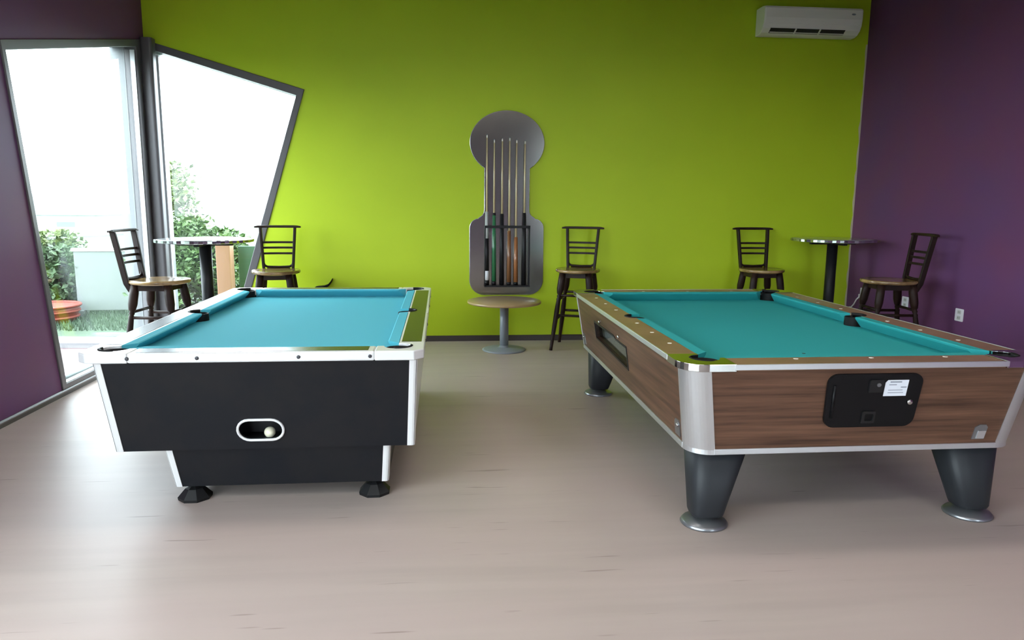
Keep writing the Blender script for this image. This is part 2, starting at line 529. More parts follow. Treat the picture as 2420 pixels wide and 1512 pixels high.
def panel(name, m_, corners, th, par, holes=(), bevel=0.0):
    """slab on a quad given by 4 corners (bl, br, tr, tl); holes in (u, v) metres from bl along bottom / up"""
    bl_, br, tr, tl = [Vector(c) for c in corners]
    Wd, Hd = (br - bl_).length, (tl - bl_).length
    n = (br - bl_).cross(tl - bl_).normalized()

    def P(u, v, off):
        a, b = u / Wd, v / Hd
        p = (bl_ * (1 - a) + br * a) * (1 - b) + (tl * (1 - a) + tr * a) * b
        return p - n * off
    o = MB().slab([(0, 0), (Wd, 0), (Wd, Hd), (0, Hd)], list(holes), lambda u, v: P(u, v, 0), lambda u, v: P(u, v, th)).build(name, m_, par, bevel)
    return o, P


# ---------------------------------------------------------------- black and white table
ZT = 0.7955
t1 = thing('pool_table', 'black pool table with white rails and corners and teal cloth tinted for window light, on the left', 'pool table', (-0.853, 4.5635, 0))
HW, HL, RW, CW, ZB = 0.768, 1.2675, 0.125, 0.055, 0.740
bed(t1, HW, HL, RW, ZB, CLOTH_SKYLIT, 0.10, 0.075, 0.04)
cushions(t1, HW, HL, RW, CW, ZT, ZB, CLOTH_SKYLIT, 0.196, 0.065)
CL = 0.225
plan = corner_plan(CL, RW, 0.045, 0.125, 0.062, True)
for sx in (-1, 1):
    for sy_ in (-1, 1):
        MB().slab(plan, [], lambda a, b: (sx * (HW - a), sy_ * (HL - b), ZT), lambda a, b: (sx * (HW - a), sy_ * (HL - b), 0.75)).build('corner_casting', WHITE, t1, 0.008, 3)
        c0 = 180 if sx < 0 else 0
        ang = {(-1, -1): (165, 285), (1, -1): (255, 375), (1, 1): (-15, 105), (-1, 1): (75, 195)}[(sx, sy_)]
        pocket(t1, sx * (HW - 0.125), sy_ * (HL - 0.125), 0.062, ZT, POCKET, *ang)
for s in (-1, 1):
    # end rails
    r = box('end_rail', WHITE, -HW + CL, HW - CL, min(s * HL, s * (HL - RW)), max(s * HL, s * (HL - RW)), 0.75, ZT, t1, 0.008)
    box('rail_inlay', GLOSSBLACK, -HW + CL + 0.03, HW - CL - 0.03, min(s * (HL - 0.022), s * (HL - 0.112)), max(s * (HL - 0.022), s * (HL - 0.112)), ZT - 0.004, ZT + 0.0012, r)
    for e in (-1, 1):
        y0, y1 = sorted((e * 0.085, e * (HL - CL)))
        x0, x1 = sorted((s * HW, s * (HW - RW)))
        r = box('side_rail', WHITE, x0, x1, y0, y1, 0.75, ZT, t1, 0.008)
        i0, i1 = sorted((s * (HW - 0.016), s * (HW - 0.112)))
        box('rail_inlay', GLOSSBLACK, i0, i1, y0 + (0.0 if e > 0 else 0.0), y1, ZT - 0.004, ZT + 0.0012, r)
    sp_ = [(0, -0.085), (RW, -0.085), (RW, -0.057)] + arc(0.135, 0, 0.058, 0.058, 260, 100, 12) + [(RW, 0.057), (RW, 0.085), (0, 0.085)]
    c = MB().slab(sp_, [], lambda a, b: (s * (HW - a), b, ZT), lambda a, b: (s * (HW - a), b, 0.75)).build('side_pocket_casting', WHITE, t1)
    sp2 = [(0.016, -0.085), (0.112, -0.085), (0.112, -0.06)] + arc(0.135, 0, 0.064, 0.064, 250, 110, 10) + [(0.112, 0.06), (0.112, 0.085), (0.016, 0.085)]
    MB().slab(sp2, [], lambda a, b: (s * (HW - a), b, ZT + 0.0012), lambda a, b: (s * (HW - a), b, ZT - 0.004)).build('rail_inlay', GLOSSBLACK, c)
    pocket(t1, s * (HW - 0.135), 0, 0.055, ZT, POCKET, 100 if s < 0 else -80, 260 if s < 0 else 80)
# upper cabinet: four leaning panels, white corner trims
BX, BXb, BY, BYb, Z1, Z0 = 0.716, 0.694, 1.246, 1.135, 0.752, 0.298
OX = 0.018
stad = arc(BX + 0.010 - 0.0 - 0.05, 0.105, 0.055, 0.055, 90, 270, 10) + arc(BX + 0.010 + 0.05, 0.105, 0.055, 0.055, -90, 90, 10)
stad = [(a - 0.056, b) for a, b in stad]
fp, FPf = panel('front_panel', BLACKLAM, [(-BXb + OX, -BYb, Z0), (BXb + OX, -BYb, Z0), (BX + OX, -BY, Z1), (-BX + OX, -BY, Z1)], 0.02, t1, [stad])
panel('back_panel', BLACKLAM, [(BXb + OX, BYb, Z0), (-BXb + OX, BYb, Z0), (-BX + OX, BY, Z1), (BX + OX, BY, Z1)], 0.02, t1)
panel('side_panel', WHITE, [(-BXb + OX, BYb, Z0), (-BXb + OX, -BYb, Z0), (-BX + OX, -BY, Z1), (-BX + OX, BY, Z1)], 0.02, t1)
panel('side_panel', WHITE, [(BXb + OX, -BYb, Z0), (BXb + OX, BYb, Z0), (BX + OX, BY, Z1), (BX + OX, -BY, Z1)], 0.02, t1)
box('underside_panel', BLACKLAM, -BXb + OX + 0.02, BXb + OX - 0.02, -BYb + 0.025, BYb - 0.025, Z0 + 0.002, Z0 + 0.02, t1)


def corner_trim(par, x1, y1, z1, x0, y0, z0, sx, sy_, wx, wy, ox, m_):
    """L shaped strip with a rounded edge down a leaning corner, wx on the end face, wy on the side face"""
    rings = []
    for x, y, z in ((x0, y0, z0), (x1, y1, z1)):
        pr = 0.004
        pts = [(x - wx, y + pr), (x - 0.012, y + pr), (x - 0.003, y + pr - 0.003), (x + pr - 0.001, y - 0.004), (x + pr, y - 0.012), (x + pr, y - wy), (x - 0.004, y - wy), (x - 0.004, y - 0.004), (x - wx, y - 0.004)]
        rings.append([(ox + sx * a, sy_ * b, z) for a, b in pts])
    return MB().loft(rings, True).build('corner_trim', m_, par)


for sx in (-1, 1):
    for sy_ in (-1, 1):
        corner_trim(t1, BX, BY, Z1, BXb, BYb, Z0, sx, sy_, 0.033, 0.10, OX, WHITE)
# lower plinth
PX, PXb, PY, PYb, Q1, Q0, OP = 0.528, 0.512, 1.112, 1.052, 0.300, 0.085, 0.064
pl = MB().loft([[(OP + sx * a, sy_ * b, z) for sx, sy_ in ((-1, -1), (1, -1), (1, 1), (-1, 1))] for a, b, z in ((PXb, PYb, Q0), (PX, PY, Q1))]).build('plinth', BLACKLAM, t1)
for sx in (-1, 1):
    for sy_ in (-1, 1):
        corner_trim(t1, PX, PY, Q1 - 0.003, PXb, PYb, Q0, sx, sy_, 0.03, 0.08, OP, WHITE)
        foot = []
        n = 8
        for r_, z in ((0.080, 0.0), (0.082, 0.014), (0.045, 0.055), (0.022, 0.066), (0.022, 0.087)):
            foot.append([(0.06 + sx * 0.4435 + r_ * math.cos(2 * PI * (i + .5) / n), sy_ * 0.985 + r_ * math.sin(2 * PI * (i + .5) / n), z) for i in range(n)])
        MB().loft(foot).build('foot', RUBBER, t1)
# ball return: white ring, dark trough behind the opening
ringc = [FPf(a, b, -0.003) for a, b in stad]
MB().tube([Vector(p) for p in ringc] + [Vector(ringc[0]), Vector(ringc[1])], 0.0065, 8).build('ball_return_ring', WHITE, fp)
c0 = FPf(BX - 0.046, 0.105, 0.0)
tr = MB().box(c0[0] - 0.13, c0[0] + 0.13, c0[1] + 0.15, c0[1] + 0.16, c0[2] - 0.075, c0[2] + 0.08)
tr.box(c0[0] - 0.13, c0[0] + 0.13, c0[1] + 0.022, c0[1] + 0.16, c0[2] - 0.085, c0[2] - 0.058)
tr.box(c0[0] - 0.14, c0[0] - 0.125, c0[1] + 0.03, c0[1] + 0.16, c0[2] - 0.08, c0[2] + 0.08)
tr.box(c0[0] + 0.125, c0[0] + 0.14, c0[1] + 0.03, c0[1] + 0.16, c0[2] - 0.08, c0[2] + 0.08)
tr.build('ball_trough', RUBBER, fp)
for px_ in (-1.395, -1.095, -0.650, -0.330):
    s_ = MB().lathe([(0.0085, 0), (0.0085, 0.003), (0.004, 0.004)], 0, 0, 10).build('screw', SCREW, t1)
    s_.rotation_euler = (PI / 2, 0, 0)
    s_.location = (px_ + 0.853, -HL + 0.0005, 0.772)
for yy in (-0.9, -0.4, 0.35, 0.85):
    s_ = MB().lathe([(0.0085, 0), (0.0085, 0.003), (0.004, 0.004)], 0, 0, 10).build('screw', SCREW, t1)
    s_.rotation_euler = (0, PI / 2, 0)
    s_.location = (HW - 0.0005, yy, 0.772)
# cue ball resting in the trough
cb = MB()
rb = 0.027
cb.lathe([(max(rb * math.cos(a), 0.0005), rb * math.sin(a)) for a in [(-90 + 10 * i) * PI / 180 for i in range(19)]], 0, 0, 24)
bo = cb.build('cue_ball', IVORY)
bo.location = (-0.853 + c0[0] + 0.028, 4.5635 + c0[1] + 0.058, c0[2] - 0.058 + rb)
tag(bo, 'off-white cue ball in the oval opening of the black pool table', 'ball')

# ---------------------------------------------------------------- wood-sided table
T2X, T2Y = 1.8735, 4.261
t2 = thing('pool_table', 'walnut-sided pool table with chrome corners and teal cloth, on the right', 'pool table', (T2X, T2Y, 0))
HW, HL, RW, CW = 0.853, 1.346, 0.14, 0.062
ZB = 0.730
bed(t2, HW, HL, RW, ZB, CLOTH2, 0.10, 0.08, 0.04)
cushions(t2, HW, HL, RW, CW, ZT, ZB, CLOTH2, 0.222, 0.07)
CL = 0.235
plan = corner_plan(CL, RW, 0.115, 0.145, 0.066, False)
for sx in (-1, 1):
    for sy_ in (-1, 1):
        MB().slab(plan, [], lambda a, b: (sx * (HW + 0.004 - a), sy_ * (HL + 0.004 - b), ZT + 0.003), lambda a, b: (sx * (HW + 0.004 - a), sy_ * (HL + 0.004 - b), 0.766)).build('corner_casting', CHROME, t2, 0.010, 4)
        ang = {(-1, -1): (165, 285), (1, -1): (255, 375), (1, 1): (-15, 105), (-1, 1): (75, 195)}[(sx, sy_)]
        pocket(t2, sx * (HW - 0.145), sy_ * (HL - 0.145), 0.066, ZT, POCKET, *ang)


def sight(par, x, y):
    MB().lathe([(0.011, ZT - 0.002), (0.011, ZT + 0.0008), (0.009, ZT + 0.0012)], x, y, 10).build('sight', PEARL, par)


for s in (-1, 1):
    y0, y1 = sorted((s * HL, s * (HL - RW)))
    r = box('end_rail', WALNUT_RAIL, -HW + CL, HW - CL, y0, y1, 0.768, ZT, t2, 0.003)
    y0, y1 = sorted((s * (HL - 0.002), s * (HL + 0.006)))
    box('rail_trim', BRUSHED, -HW + CL - 0.012, HW - CL + 0.012, y0, y1, 0.772, ZT + 0.002, r, 0.002)
    for k in (-1, 0, 1):
        sight(r, k * 0.355 + 0.05, s * (HL - 0.108))
    for e in (-1, 1):
        y0, y1 = sorted((e * 0.075, e * (HL - CL)))
        x0, x1 = sorted((s * HW, s * (HW - RW)))
        r = box('side_rail', WALNUT_RAIL, x0, x1, y0, y1, 0.768, ZT, t2, 0.003)
        for k in (0.30, 0.60, 0.90):
            sight(r, s * (HW - 0.094), e * k - (0.04 if e > 0 else -0.05))
    sp_ = [(0, -0.075), (RW, -0.075), (RW, -0.057)] + arc(0.150, 0, 0.058, 0.058, 260, 100, 12) + [(RW, 0.057), (RW, 0.075), (0, 0.075)]
    MB().slab(sp_, [], lambda a, b: (s * (HW - a), b, ZT), lambda a, b: (s * (HW - a), b, 0.768)).build('side_pocket_block', WALNUT_RAIL, t2)
    x0, x1 = sorted((s * (HW - 0.002), s * (HW + 0.006)))
    box('rail_trim', BRUSHED, x0, x1, -HL + CL - 0.012, HL - CL + 0.012, 0.772, ZT + 0.002, t2, 0.002)
    pocket(t2, s * (HW - 0.150), 0, 0.058, ZT, POCKET, 100 if s < 0 else -80, 260 if s < 0 else 80)
# cabinet panels between rounded aluminium corner posts
RC = 0.105
BX, BXb, BY, BYb, Z1, Z0 = 0.836, 0.778, 1.330, 1.272, 0.770, 0.392
fp2, F2 = panel('front_panel', WALNUT, [(-BXb + RC, -BYb, Z0), (BXb - RC, -BYb, Z0), (BX - RC, -BY, Z1), (-BX + RC, -BY, Z1)], 0.025, t2)
panel('back_panel', WALNUT, [(BXb - RC, BYb, Z0), (-BXb + RC, BYb, Z0), (-BX + RC, BY, Z1), (BX - RC, BY, Z1)], 0.025, t2)
HD = math.hypot(Z1 - Z0, BX - BXb)
# left side with ball window: u runs from the far end to the near end
wl = [(BYb - RC - 0.60 + 0.0, 0.270), (BYb - RC - 0.60, 0.165), (BYb - RC + 0.235, 0.140), (BYb - RC + 0.235, 0.262), (BYb - RC - 0.0, 0.262), (BYb - RC - 0.05, 0.275)]
sp1, F3 = panel('side_panel', WALNUT, [(-BXb, BYb - RC, Z0), (-BXb, -BYb + RC, Z0), (-BX, -BY + RC, Z1), (-BX, BY - RC, Z1)], 0.025, t2, [wl])
panel('side_panel', WALNUT, [(BXb, -BYb + RC, Z0), (BXb, BYb - RC, Z0), (BX, BY - RC, Z1), (BX, -BY + RC, Z1)], 0.025, t2)
wo = [(wl[0][0] - 0.012, wl[0][1] + 0.014), (wl[1][0] - 0.012, wl[1][1] - 0.012), (wl[2][0] + 0.012, wl[2][1] - 0.014), (wl[3][0] + 0.012, wl[3][1] + 0.012), (wl[4][0], wl[4][1] + 0.012), (wl[5][0] - 0.01, wl[5][1] + 0.012)]
MB().slab(wo, [wl], lambda u, v: F3(u, v, -0.004), lambda u, v: F3(u, v, 0.03)).build('ball_window_frame', RUBBER, sp1)
MB().slab(wl, [], lambda u, v: F3(u, v, 0.020), lambda u, v: F3(u, v, 0.023)).build('ball_window_pane', SMOKED, sp1)
gx = MB()
gx.slab(wo, [], lambda u, v: F3(u, v, 0.06), lambda u, v: F3(u, v, 0.065))
gx.build('ball_gully_back', mat('pane_reflection_tone', (0.6, 0.62, 0.6), 0.5), sp1)  # back made pale to stand in for reflection in the pane
gb = MB().slab([(wl[1][0] - 0.01, wl[2][1] - 0.02), (wl[2][0] + 0.01, wl[2][1] - 0.02), (wl[2][0] + 0.01, wl[2][1] - 0.005), (wl[1][0] - 0.01, wl[2][1] - 0.005)], [], lambda u, v: F3(u, v, 0.026), lambda u, v: F3(u, v, 0.11))
gb.build('ball_gully_floor', RUBBER, sp1)
for u, v in ((BYb - RC - 0.44, 0.300), (BYb - RC + 0.07, 0.297)):
    s_ = MB().lathe([(0.013, 0), (0.012, 0.005), (0.006, 0.008)], 0, 0, 14).build('bolt', CHROME, sp1)
    s_.location = F3(u, v, -0.001)
    s_.rotation_euler = (0, -PI / 2, 0)
for u in (0.06, 2 * (BYb - RC) - 0.065):
    MB().slab([(u - 0.035, 0.02), (u + 0.035, 0.02), (u + 0.035, 0.085), (u + 0.02, 0.10), (u - 0.02, 0.10), (u - 0.035, 0.085)], [], lambda a, b: F3(a, b, -0.004), lambda a, b: F3(a, b, 0.002)).build('leg_bolt_plate', CAST, sp1)
    s_ = MB().lathe([(0.010, 0), (0.009, 0.006), (0.004, 0.009)], 0, 0, 12).build('bolt', CHROME, sp1)
    s_.location = F3(u + 0.012, 0.075, -0.004)
    s_.rotation_euler = (0, -PI / 2, 0)
box('underside_panel', LEGP, -BXb + 0.03, BXb - 0.03, -BYb + 0.03, BYb - 0.03, Z0 + 0.01, Z0 + 0.03, t2)
for sx in (-1, 1):
    for sy_ in (-1, 1):
        rings = []
        for x, y, z in ((BXb, BYb, Z0 - 0.022), (BXb, BYb, Z0), (BX, BY, Z1)):
            pr = 0.004
            o_ = [(x - RC - 0.004, y + pr)] + [(x - RC + (RC + pr) * math.cos(a), y - RC + (RC + pr) * math.sin(a)) for a in [PI / 2 - i * PI / 24 for i in range(13)]] + [(x + pr, y - RC - 0.004)]
            i_ = [(x - 0.014, y - RC - 0.004)] + [(x - RC + (RC - 0.014) * math.cos(a), y - RC + (RC - 0.014) * math.sin(a)) for a in [i * PI / 24 for i in range(13)]] + [(x - RC - 0.004, y - 0.014)]
            rings.append([(sx * a, sy_ * b, z) for a, b in o_ + i_])
        MB().loft(rings, True, False).build('corner_post', BRUSHED, t2)
        # tapered leg and its metal foot
        fx, fy = BXb - 0.118, BYb - 0.108

        def sq(cx, cy, ax, ay, z, n=32):
            pts = []
            for i in range(n):
                a = 2 * PI * i / n
                c, s = math.cos(a), math.sin(a)
                k = (abs(c) ** 3.5 + abs(s) ** 3.5) ** (-1 / 3.5)
                pts.append((sx * (cx + ax * k * c), sy_ * (cy + ay * k * s), z))
            return pts
        lg = MB().loft([sq(fx - 0.004, fy, 0.070, 0.070, 0.048), sq(fx - 0.004, fy, 0.076, 0.076, 0.062),
                        sq(fx - 0.052, fy - 0.04, 0.140, 0.125, Z0 + 0.012)], True, True).build('leg', LEGP, t2)
        MB().lathe([(0.106, 0.0), (0.110, 0.006), (0.100, 0.018), (0.060, 0.034), (0.036, 0.042), (0.034, 0.056)], sx * fx, sy_ * fy, 28).build('foot', CAST, lg)
for s in (-1, 1):
    y0, y1 = sorted((s * (BYb - 0.012), s * (BYb + 0.006)))
    box('bottom_trim', BRUSHED, -BXb + RC, BXb - RC, y0, y1, Z0 - 0.022, Z0 + 0.004, t2, 0.002)
    x0, x1 = sorted((s * (BXb - 0.012), s * (BXb + 0.006)))
    box('bottom_trim', BRUSHED, x0, x1, -BYb + RC, BYb - RC, Z0 - 0.022, Z0 + 0.004, t2, 0.002)


# coin door on the near panel, in panel coordinates (u across, v up)
def onp(name, m_, poly, o0, o1, par, bevel=0.0, holes=()):
    return MB().slab(poly, list(holes), lambda u, v: F2(u, v, o0), lambda u, v: F2(u, v, o1)).build(name, m_, par, bevel)


U0 = BXb - RC - T2X            # u of world x: u = x + U0 (panel bottom edge)
dx0, dx1, dv0, dv1 = 1.690 + U0, 2.100 + U0, 0.105, 0.362
door = onp('coin_door', DOORBLK, rrect(dx0, dx1, dv0, dv1, 0.045), -0.014, 0.004, fp2, 0.006)
st = onp('sticker', PAPER, [(dx0 + 0.245, dv1 - 0.105), (dx0 + 0.345, dv1 - 0.105), (dx0 + 0.345, dv1 - 0.028), (dx0 + 0.255, dv1 - 0.028), (dx0 + 0.245, dv1 - 0.04)], -0.0155, -0.013, door)
for k, (a, b, hgt) in enumerate(((0.265, 0.315, 0.006), (0.262, 0.295, 0.004), (0.315, 0.340, 0.005), (0.262, 0.325, 0.003), (0.262, 0.330, 0.003))):
    v = dv1 - 0.040 - k * 0.0125
    onp('print_line', INK, [(dx0 + a, v), (dx0 + b, v), (dx0 + b, v + hgt), (dx0 + a, v + hgt)], -0.0160, -0.0150, st)
cs = onp('coin_slot', RUBBER, rrect(dx0 + 0.175, dx0 + 0.235, dv1 - 0.085, dv1 - 0.025, 0.006, 3), -0.022, -0.012, door, 0.002)
onp('reject_button', CAST, arc(dx0 + 0.213, dv1 - 0.047, 0.009, 0.009, 0, 340, 10), -0.026, -0.02, cs)
rcp = rrect(dx0 + 0.165, dx0 + 0.225, dv0 + 0.022, dv0 + 0.080, 0.006, 3)
onp('coin_return', RUBBER, rcp, -0.021, -0.013, door, 0.0, [rrect(dx0 + 0.178, dx0 + 0.217, dv0 + 0.034, dv0 + 0.068, 0.004, 2)])
lk = MB().lathe([(0.013, 0), (0.013, 0.008), (0.009, 0.012), (0.004, 0.012)], 0, 0, 14).build('lock', CHROME, door)
lk.location = F2(dx0 + 0.368, dv1 - 0.135, -0.014)
lk.rotation_euler = (PI / 2, 0, 0)
MB().tube([F2(dx0 + 0.028, dv0 + 0.05, -0.016), F2(dx0 + 0.028, dv1 - 0.05, -0.016)], 0.006, 8).build('door_hinge', DOORBLK, door)
# small metal plate low on the right of the near panel
up = 2.445 + U0
plt = onp('leg_bolt_plate', CAST, [(up - 0.03, 0.025), (up + 0.03, 0.025), (up + 0.03, 0.085), (up + 0.018, 0.098), (up - 0.012, 0.098), (up - 0.03, 0.085)], -0.004, 0.002, fp2)
onp('plate_face', BRUSHED, [(up - 0.012, 0.03), (up + 0.026, 0.03), (up + 0.026, 0.068), (up - 0.012, 0.068)], -0.008, -0.003, plt)
# worn foot spot on the cloth
MB().lathe([(0.009, ZB), (0.009, ZB + 0.0006), (0.004, ZB + 0.0008)], 1.823 - T2X, 3.435 - T2Y, 12).build('foot_spot', RUBBER, t2)


# ================================================================== cue rack, cues, small table
RX = 0.684
rk = thing('cue_rack', 'paddle-shaped silver cue rack mounted on the green wall', 'cue rack', (RX, YB, 0.5))


def rack_plan(g=0.0):
    """outline in (x, z - 0.5), g shrinks it"""
    L = []
    cz = 2.080 - 0.5
    rx, rz = 0.384 - g, 0.322 - g
    a = math.degrees(math.acos((0.233 - g) / rx))
    top = arc(0, cz, rx, rz, -a, 180 + a, 40)
    L += top
    nl = -(0.233 - g)
    flare = [(nl, 1.40 - 0.5), (nl - 0.004, 1.368 - 0.5), (nl - 0.022, 1.335 - 0.5), (nl - 0.06, 1.310 - 0.5)]
    hb = 0.388 - g
    left = flare + list(arc(-hb + 0.09, 1.205 - 0.5, 0.09, 0.095 - g * 0.5, 90, 180, 8)) + list(arc(-hb + 0.15, 0.504 + 0.15 - 0.5 + g, 0.15, 0.15, 180, 270, 10))
    L += left
    L += [(-x, z) for x, z in reversed(left)]
    return L


P0 = rack_plan()
MB().slab(P0, [], lambda a, b: (a, -0.022, b), lambda a, b: (a, -0.002, b)).build('back_plate', RACKMET, rk)
MB().tube([(a, -0.016, b) for a, b in P0] + [(P0[0][0], -0.016, P0[0][1]), (P0[1][0], -0.016, P0[1][1])], 0.0055, 8).build('edge_rim', RIM, rk)
cx0, cx1, cz0, cz1 = -0.228, 0.235, 0.105, 0.722
for x in (cx0, cx1):
    box('tray_side', BLACKMET, x - 0.008, x + 0.008, -0.062, -0.022, cz0 - 0.012, cz1 + 0.01, rk)
box('top_bar', BLACKMET, cx0, cx1, -0.078, -0.066, cz1 - 0.014, cz1 + 0.012, rk)
for x in (cx0, cx1):
    box('bar_bracket', BLACKMET, x - 0.008, x + 0.008, -0.078, -0.062, cz1 - 0.014, cz1 + 0.012, rk)
box('bottom_bar', BLACKMET, cx0 - 0.008, cx1 + 0.008, -0.085, -0.022, cz0 - 0.014, cz0 + 0.002, rk)
for i in range(7):
    x = cx0 + 0.03 + i * 0.073
    if i in (0, 6):
        continue
    box('cue_clip', BLACKMET, x - 0.008 - 0.012, x + 0.008 - 0.012, -0.066, -0.022, cz1 - 0.012, cz1 + 0.008, rk)

CUES = [  # x, top, joint z, list of (z from, z to, material) for the butt, label
    (0.473, 2.159, 1.377, [(0.612, 0.66, BLACKMET), (0.66, 0.76, PAPER), (0.76, 1.10, BLACKMET), (1.10, 1.377, mat('grey_cue_wrap', (0.42, 0.44, 0.44), 0.4))], 'cue with black and white wrapped butt, leftmost in the rack'),
    (0.549, 2.112, 1.364, [(0.612, 0.65, BLACKMET), (0.65, 1.34, GREENBUTT), (1.34, 1.364, BLACKMET)], 'cue with green butt in the wall rack'),
    (0.632, 2.128, 1.356, [(0.612, 1.356, BLACKMET)], 'cue with plain black butt beside the green one in the rack'),
    (0.708, 2.133, 1.18, [(0.612, 0.64, BLACKMET), (0.64, 1.18, BROWNBUTT)], 'cue with brown butt, fourth from the left in the rack'),
    (0.780, 2.113, 1.114, [(0.612, 0.64, BLACKMET), (0.64, 1.114, ORANGEBUTT)], 'cue with short orange-brown butt in the wall rack'),
    (0.867, 2.106, 1.366, [(0.612, 1.366, BLACKMET)], 'cue with thick black butt, rightmost in the rack'),
]
for x, top, jz, segs, lab in CUES:
    c = thing('pool_cue', lab, 'pool cue', (x, YB - 0.047, 0.607), 0, 'cues in the wall rack')
    b0 = 0.607

    def rad(z):
        return 0.0165 + (0.0062 - 0.0165) * (z - 0.612) / (top - 0.612)
    for z0, z1, mm in segs:
        k = 1.5 if z1 <= jz and mm is not MAPLE else 1
        MB().lathe([(rad(z0) * k, z0 - b0), (rad(z1) * k, z1 - b0)], 0, 0, 14).build('butt', mm, c)
    MB().lathe([(rad(jz), jz - b0), (rad(top), top - 0.035 - b0)], 0, 0, 12).build('shaft', MAPLE, c)
    MB().lathe([(rad(top) + 0.0005, top - 0.035 - b0), (rad(top) + 0.0005, top - 0.008 - b0)], 0, 0, 12).build('ferrule', PEARL, c)
    MB().lathe([(rad(top), top - 0.008 - b0), (rad(top) * 0.8, top - b0)], 0, 0, 12).build('tip', GREYPOLE, c)

sd = thing('pedestal_table', 'low round tan table on a grey pedestal under the cue rack', 'table', (0.622, 7.165, 0))
MB().lathe([(0.362, 0.478), (0.370, 0.484), (0.370, 0.498), (0.362, 0.504), (0.004, 0.504)], 0, 0, 56).build('tabletop', TANTOP, sd)
MB().lathe([(0.044, 0.03), (0.044, 0.478)], 0, 0, 24).build('pole', GREYPOLE, sd)
MB().lathe([(0.218, 0.0), (0.220, 0.008), (0.20, 0.016), (0.07, 0.030), (0.05, 0.034), (0.045, 0.05)], 0, 0, 40).build('base', GREYPOLE, sd)


# ================================================================== bar stools and high tables
def make_stool():
    st_ = thing('bar_stool', 'stool', 'stool', group='dark wooden bar stools')
    SZ = 0.815
    ring = []
    N = 28

    def egg(k, z):
        pts = []
        for i in range(N):
            a = 2 * PI * i / N
            pts.append((0.228 * k * math.cos(a), 0.255 * k * math.sin(a) * (1.0 if math.sin(a) < 0 else 0.93), z))
        return pts
    MB().loft([egg(0.90, SZ - 0.036), egg(0.985, SZ - 0.026), egg(1.0, SZ - 0.012), egg(0.97, SZ), egg(0.75, SZ - 0.006), egg(0.4, SZ - 0.012), egg(0.05, SZ - 0.012)], True, True).build('seat', SEATWOOD, st_)
    ap = MB()
    for (x0, x1, y0, y1) in ((-0.12, 0.12, -0.145, -0.12), (-0.12, 0.12, 0.12, 0.145), (-0.145, -0.12, -0.12, 0.12), (0.12, 0.145, -0.12, 0.12)):
        ap.box(x0, x1, y0, y1, SZ - 0.085, SZ - 0.034)
    ap.build('apron', DKWOOD, st_)

    def leg_pt(sx, sy_, z):
        t = z / 0.78
        return Vector((sx * (0.222 + (0.130 - 0.222) * t), sy_ * (0.232 + (0.135 - 0.232) * t), z))
    for sx in (-1, 1):
        for sy_ in (-1, 1):
            zs = [0.785, 0.70, 0.62, 0.575, 0.560, 0.545, 0.530, 0.515, 0.50, 0.40, 0.25, 0.10, 0.03, 0.0]
            rs = [0.034, 0.036, 0.036, 0.028, 0.018, 0.024, 0.017, 0.024, 0.021, 0.025, 0.023, 0.018, 0.016, 0.017]
            MB().tube([leg_pt(sx, sy_, z) for z in zs], rs, 10).build('leg', DKWOOD, st_)
    for z in (0.555, 0.355):
        for s in (-1, 1):
            MB().tube([leg_pt(-1, s, z), leg_pt(1, s, z)], 0.0125, 8).build('stretcher', DKWOOD, st_)
            MB().tube([leg_pt(s, -1, z - 0.045), leg_pt(s, 1, z - 0.045)], 0.0125, 8).build('stretcher', DKWOOD, st_)

    def post_path(s):
        return [(s * 0.125, 0.165, SZ - 0.10), (s * 0.136, 0.198, SZ - 0.03), (s * 0.142, 0.210, SZ + 0.04), (s * 0.148, 0.226, SZ + 0.14), (s * 0.156, 0.245, SZ + 0.26), (s * 0.164, 0.268, SZ + 0.395)]
    for s in (-1, 1):
        rings = []
        for x, y, z in post_path(s):
            rings.append([(x - 0.013, y - 0.024, z), (x + 0.013, y - 0.024, z), (x + 0.013, y + 0.024, z), (x - 0.013, y + 0.024, z)])
        MB().loft(rings).build('back_post', DKWOOD, st_, 0.005)
    # rounded lower rail joining the posts just above the seat
    MB().tube([(-0.142, 0.212, SZ + 0.06), (-0.132, 0.211, SZ + 0.028), (-0.105, 0.212, SZ + 0.012), (0, 0.21, SZ + 0.008), (0.105, 0.212, SZ + 0.012), (0.132, 0.211, SZ + 0.028), (0.142, 0.212, SZ + 0.06)], 0.012, 8).build('lower_rail', DKWOOD, st_)
    for k, z in enumerate((SZ + 0.142, SZ + 0.198, SZ + 0.250)):
        y = 0.226 + (z - SZ - 0.14) * 0.16
        w = 0.147 + 0.003 * k
        rings = []
        for i in range(9):
            t = -1 + 2 * i / 8
            yy = y + 0.016 * (1 - t * t)
            rings.append([(w * t, yy - 0.008, z - 0.010), (w * t, yy + 0.008, z - 0.010), (w * t, yy + 0.008, z + 0.010), (w * t, yy - 0.008, z + 0.010)])
        MB().loft(rings).build('slat', DKWOOD, st_)
    rings = []
    for i in range(13):
        t = -1 + 2 * i / 12
        yy = 0.268 + 0.018 * (1 - t * t)
        e = 1.0 - 0.35 * max(0, abs(t) - 0.8) / 0.2
        rings.append([(0.222 * t, yy - 0.022 * e, SZ + 0.392), (0.222 * t, yy + 0.022 * e, SZ + 0.392), (0.222 * t, yy + 0.022 * e, SZ + 0.392 + 0.024 * e), (0.222 * t, yy - 0.022 * e, SZ + 0.392 + 0.024 * e)])
    MB().loft(rings).build('top_rail', DKWOOD, st_, 0.006)
    return st_


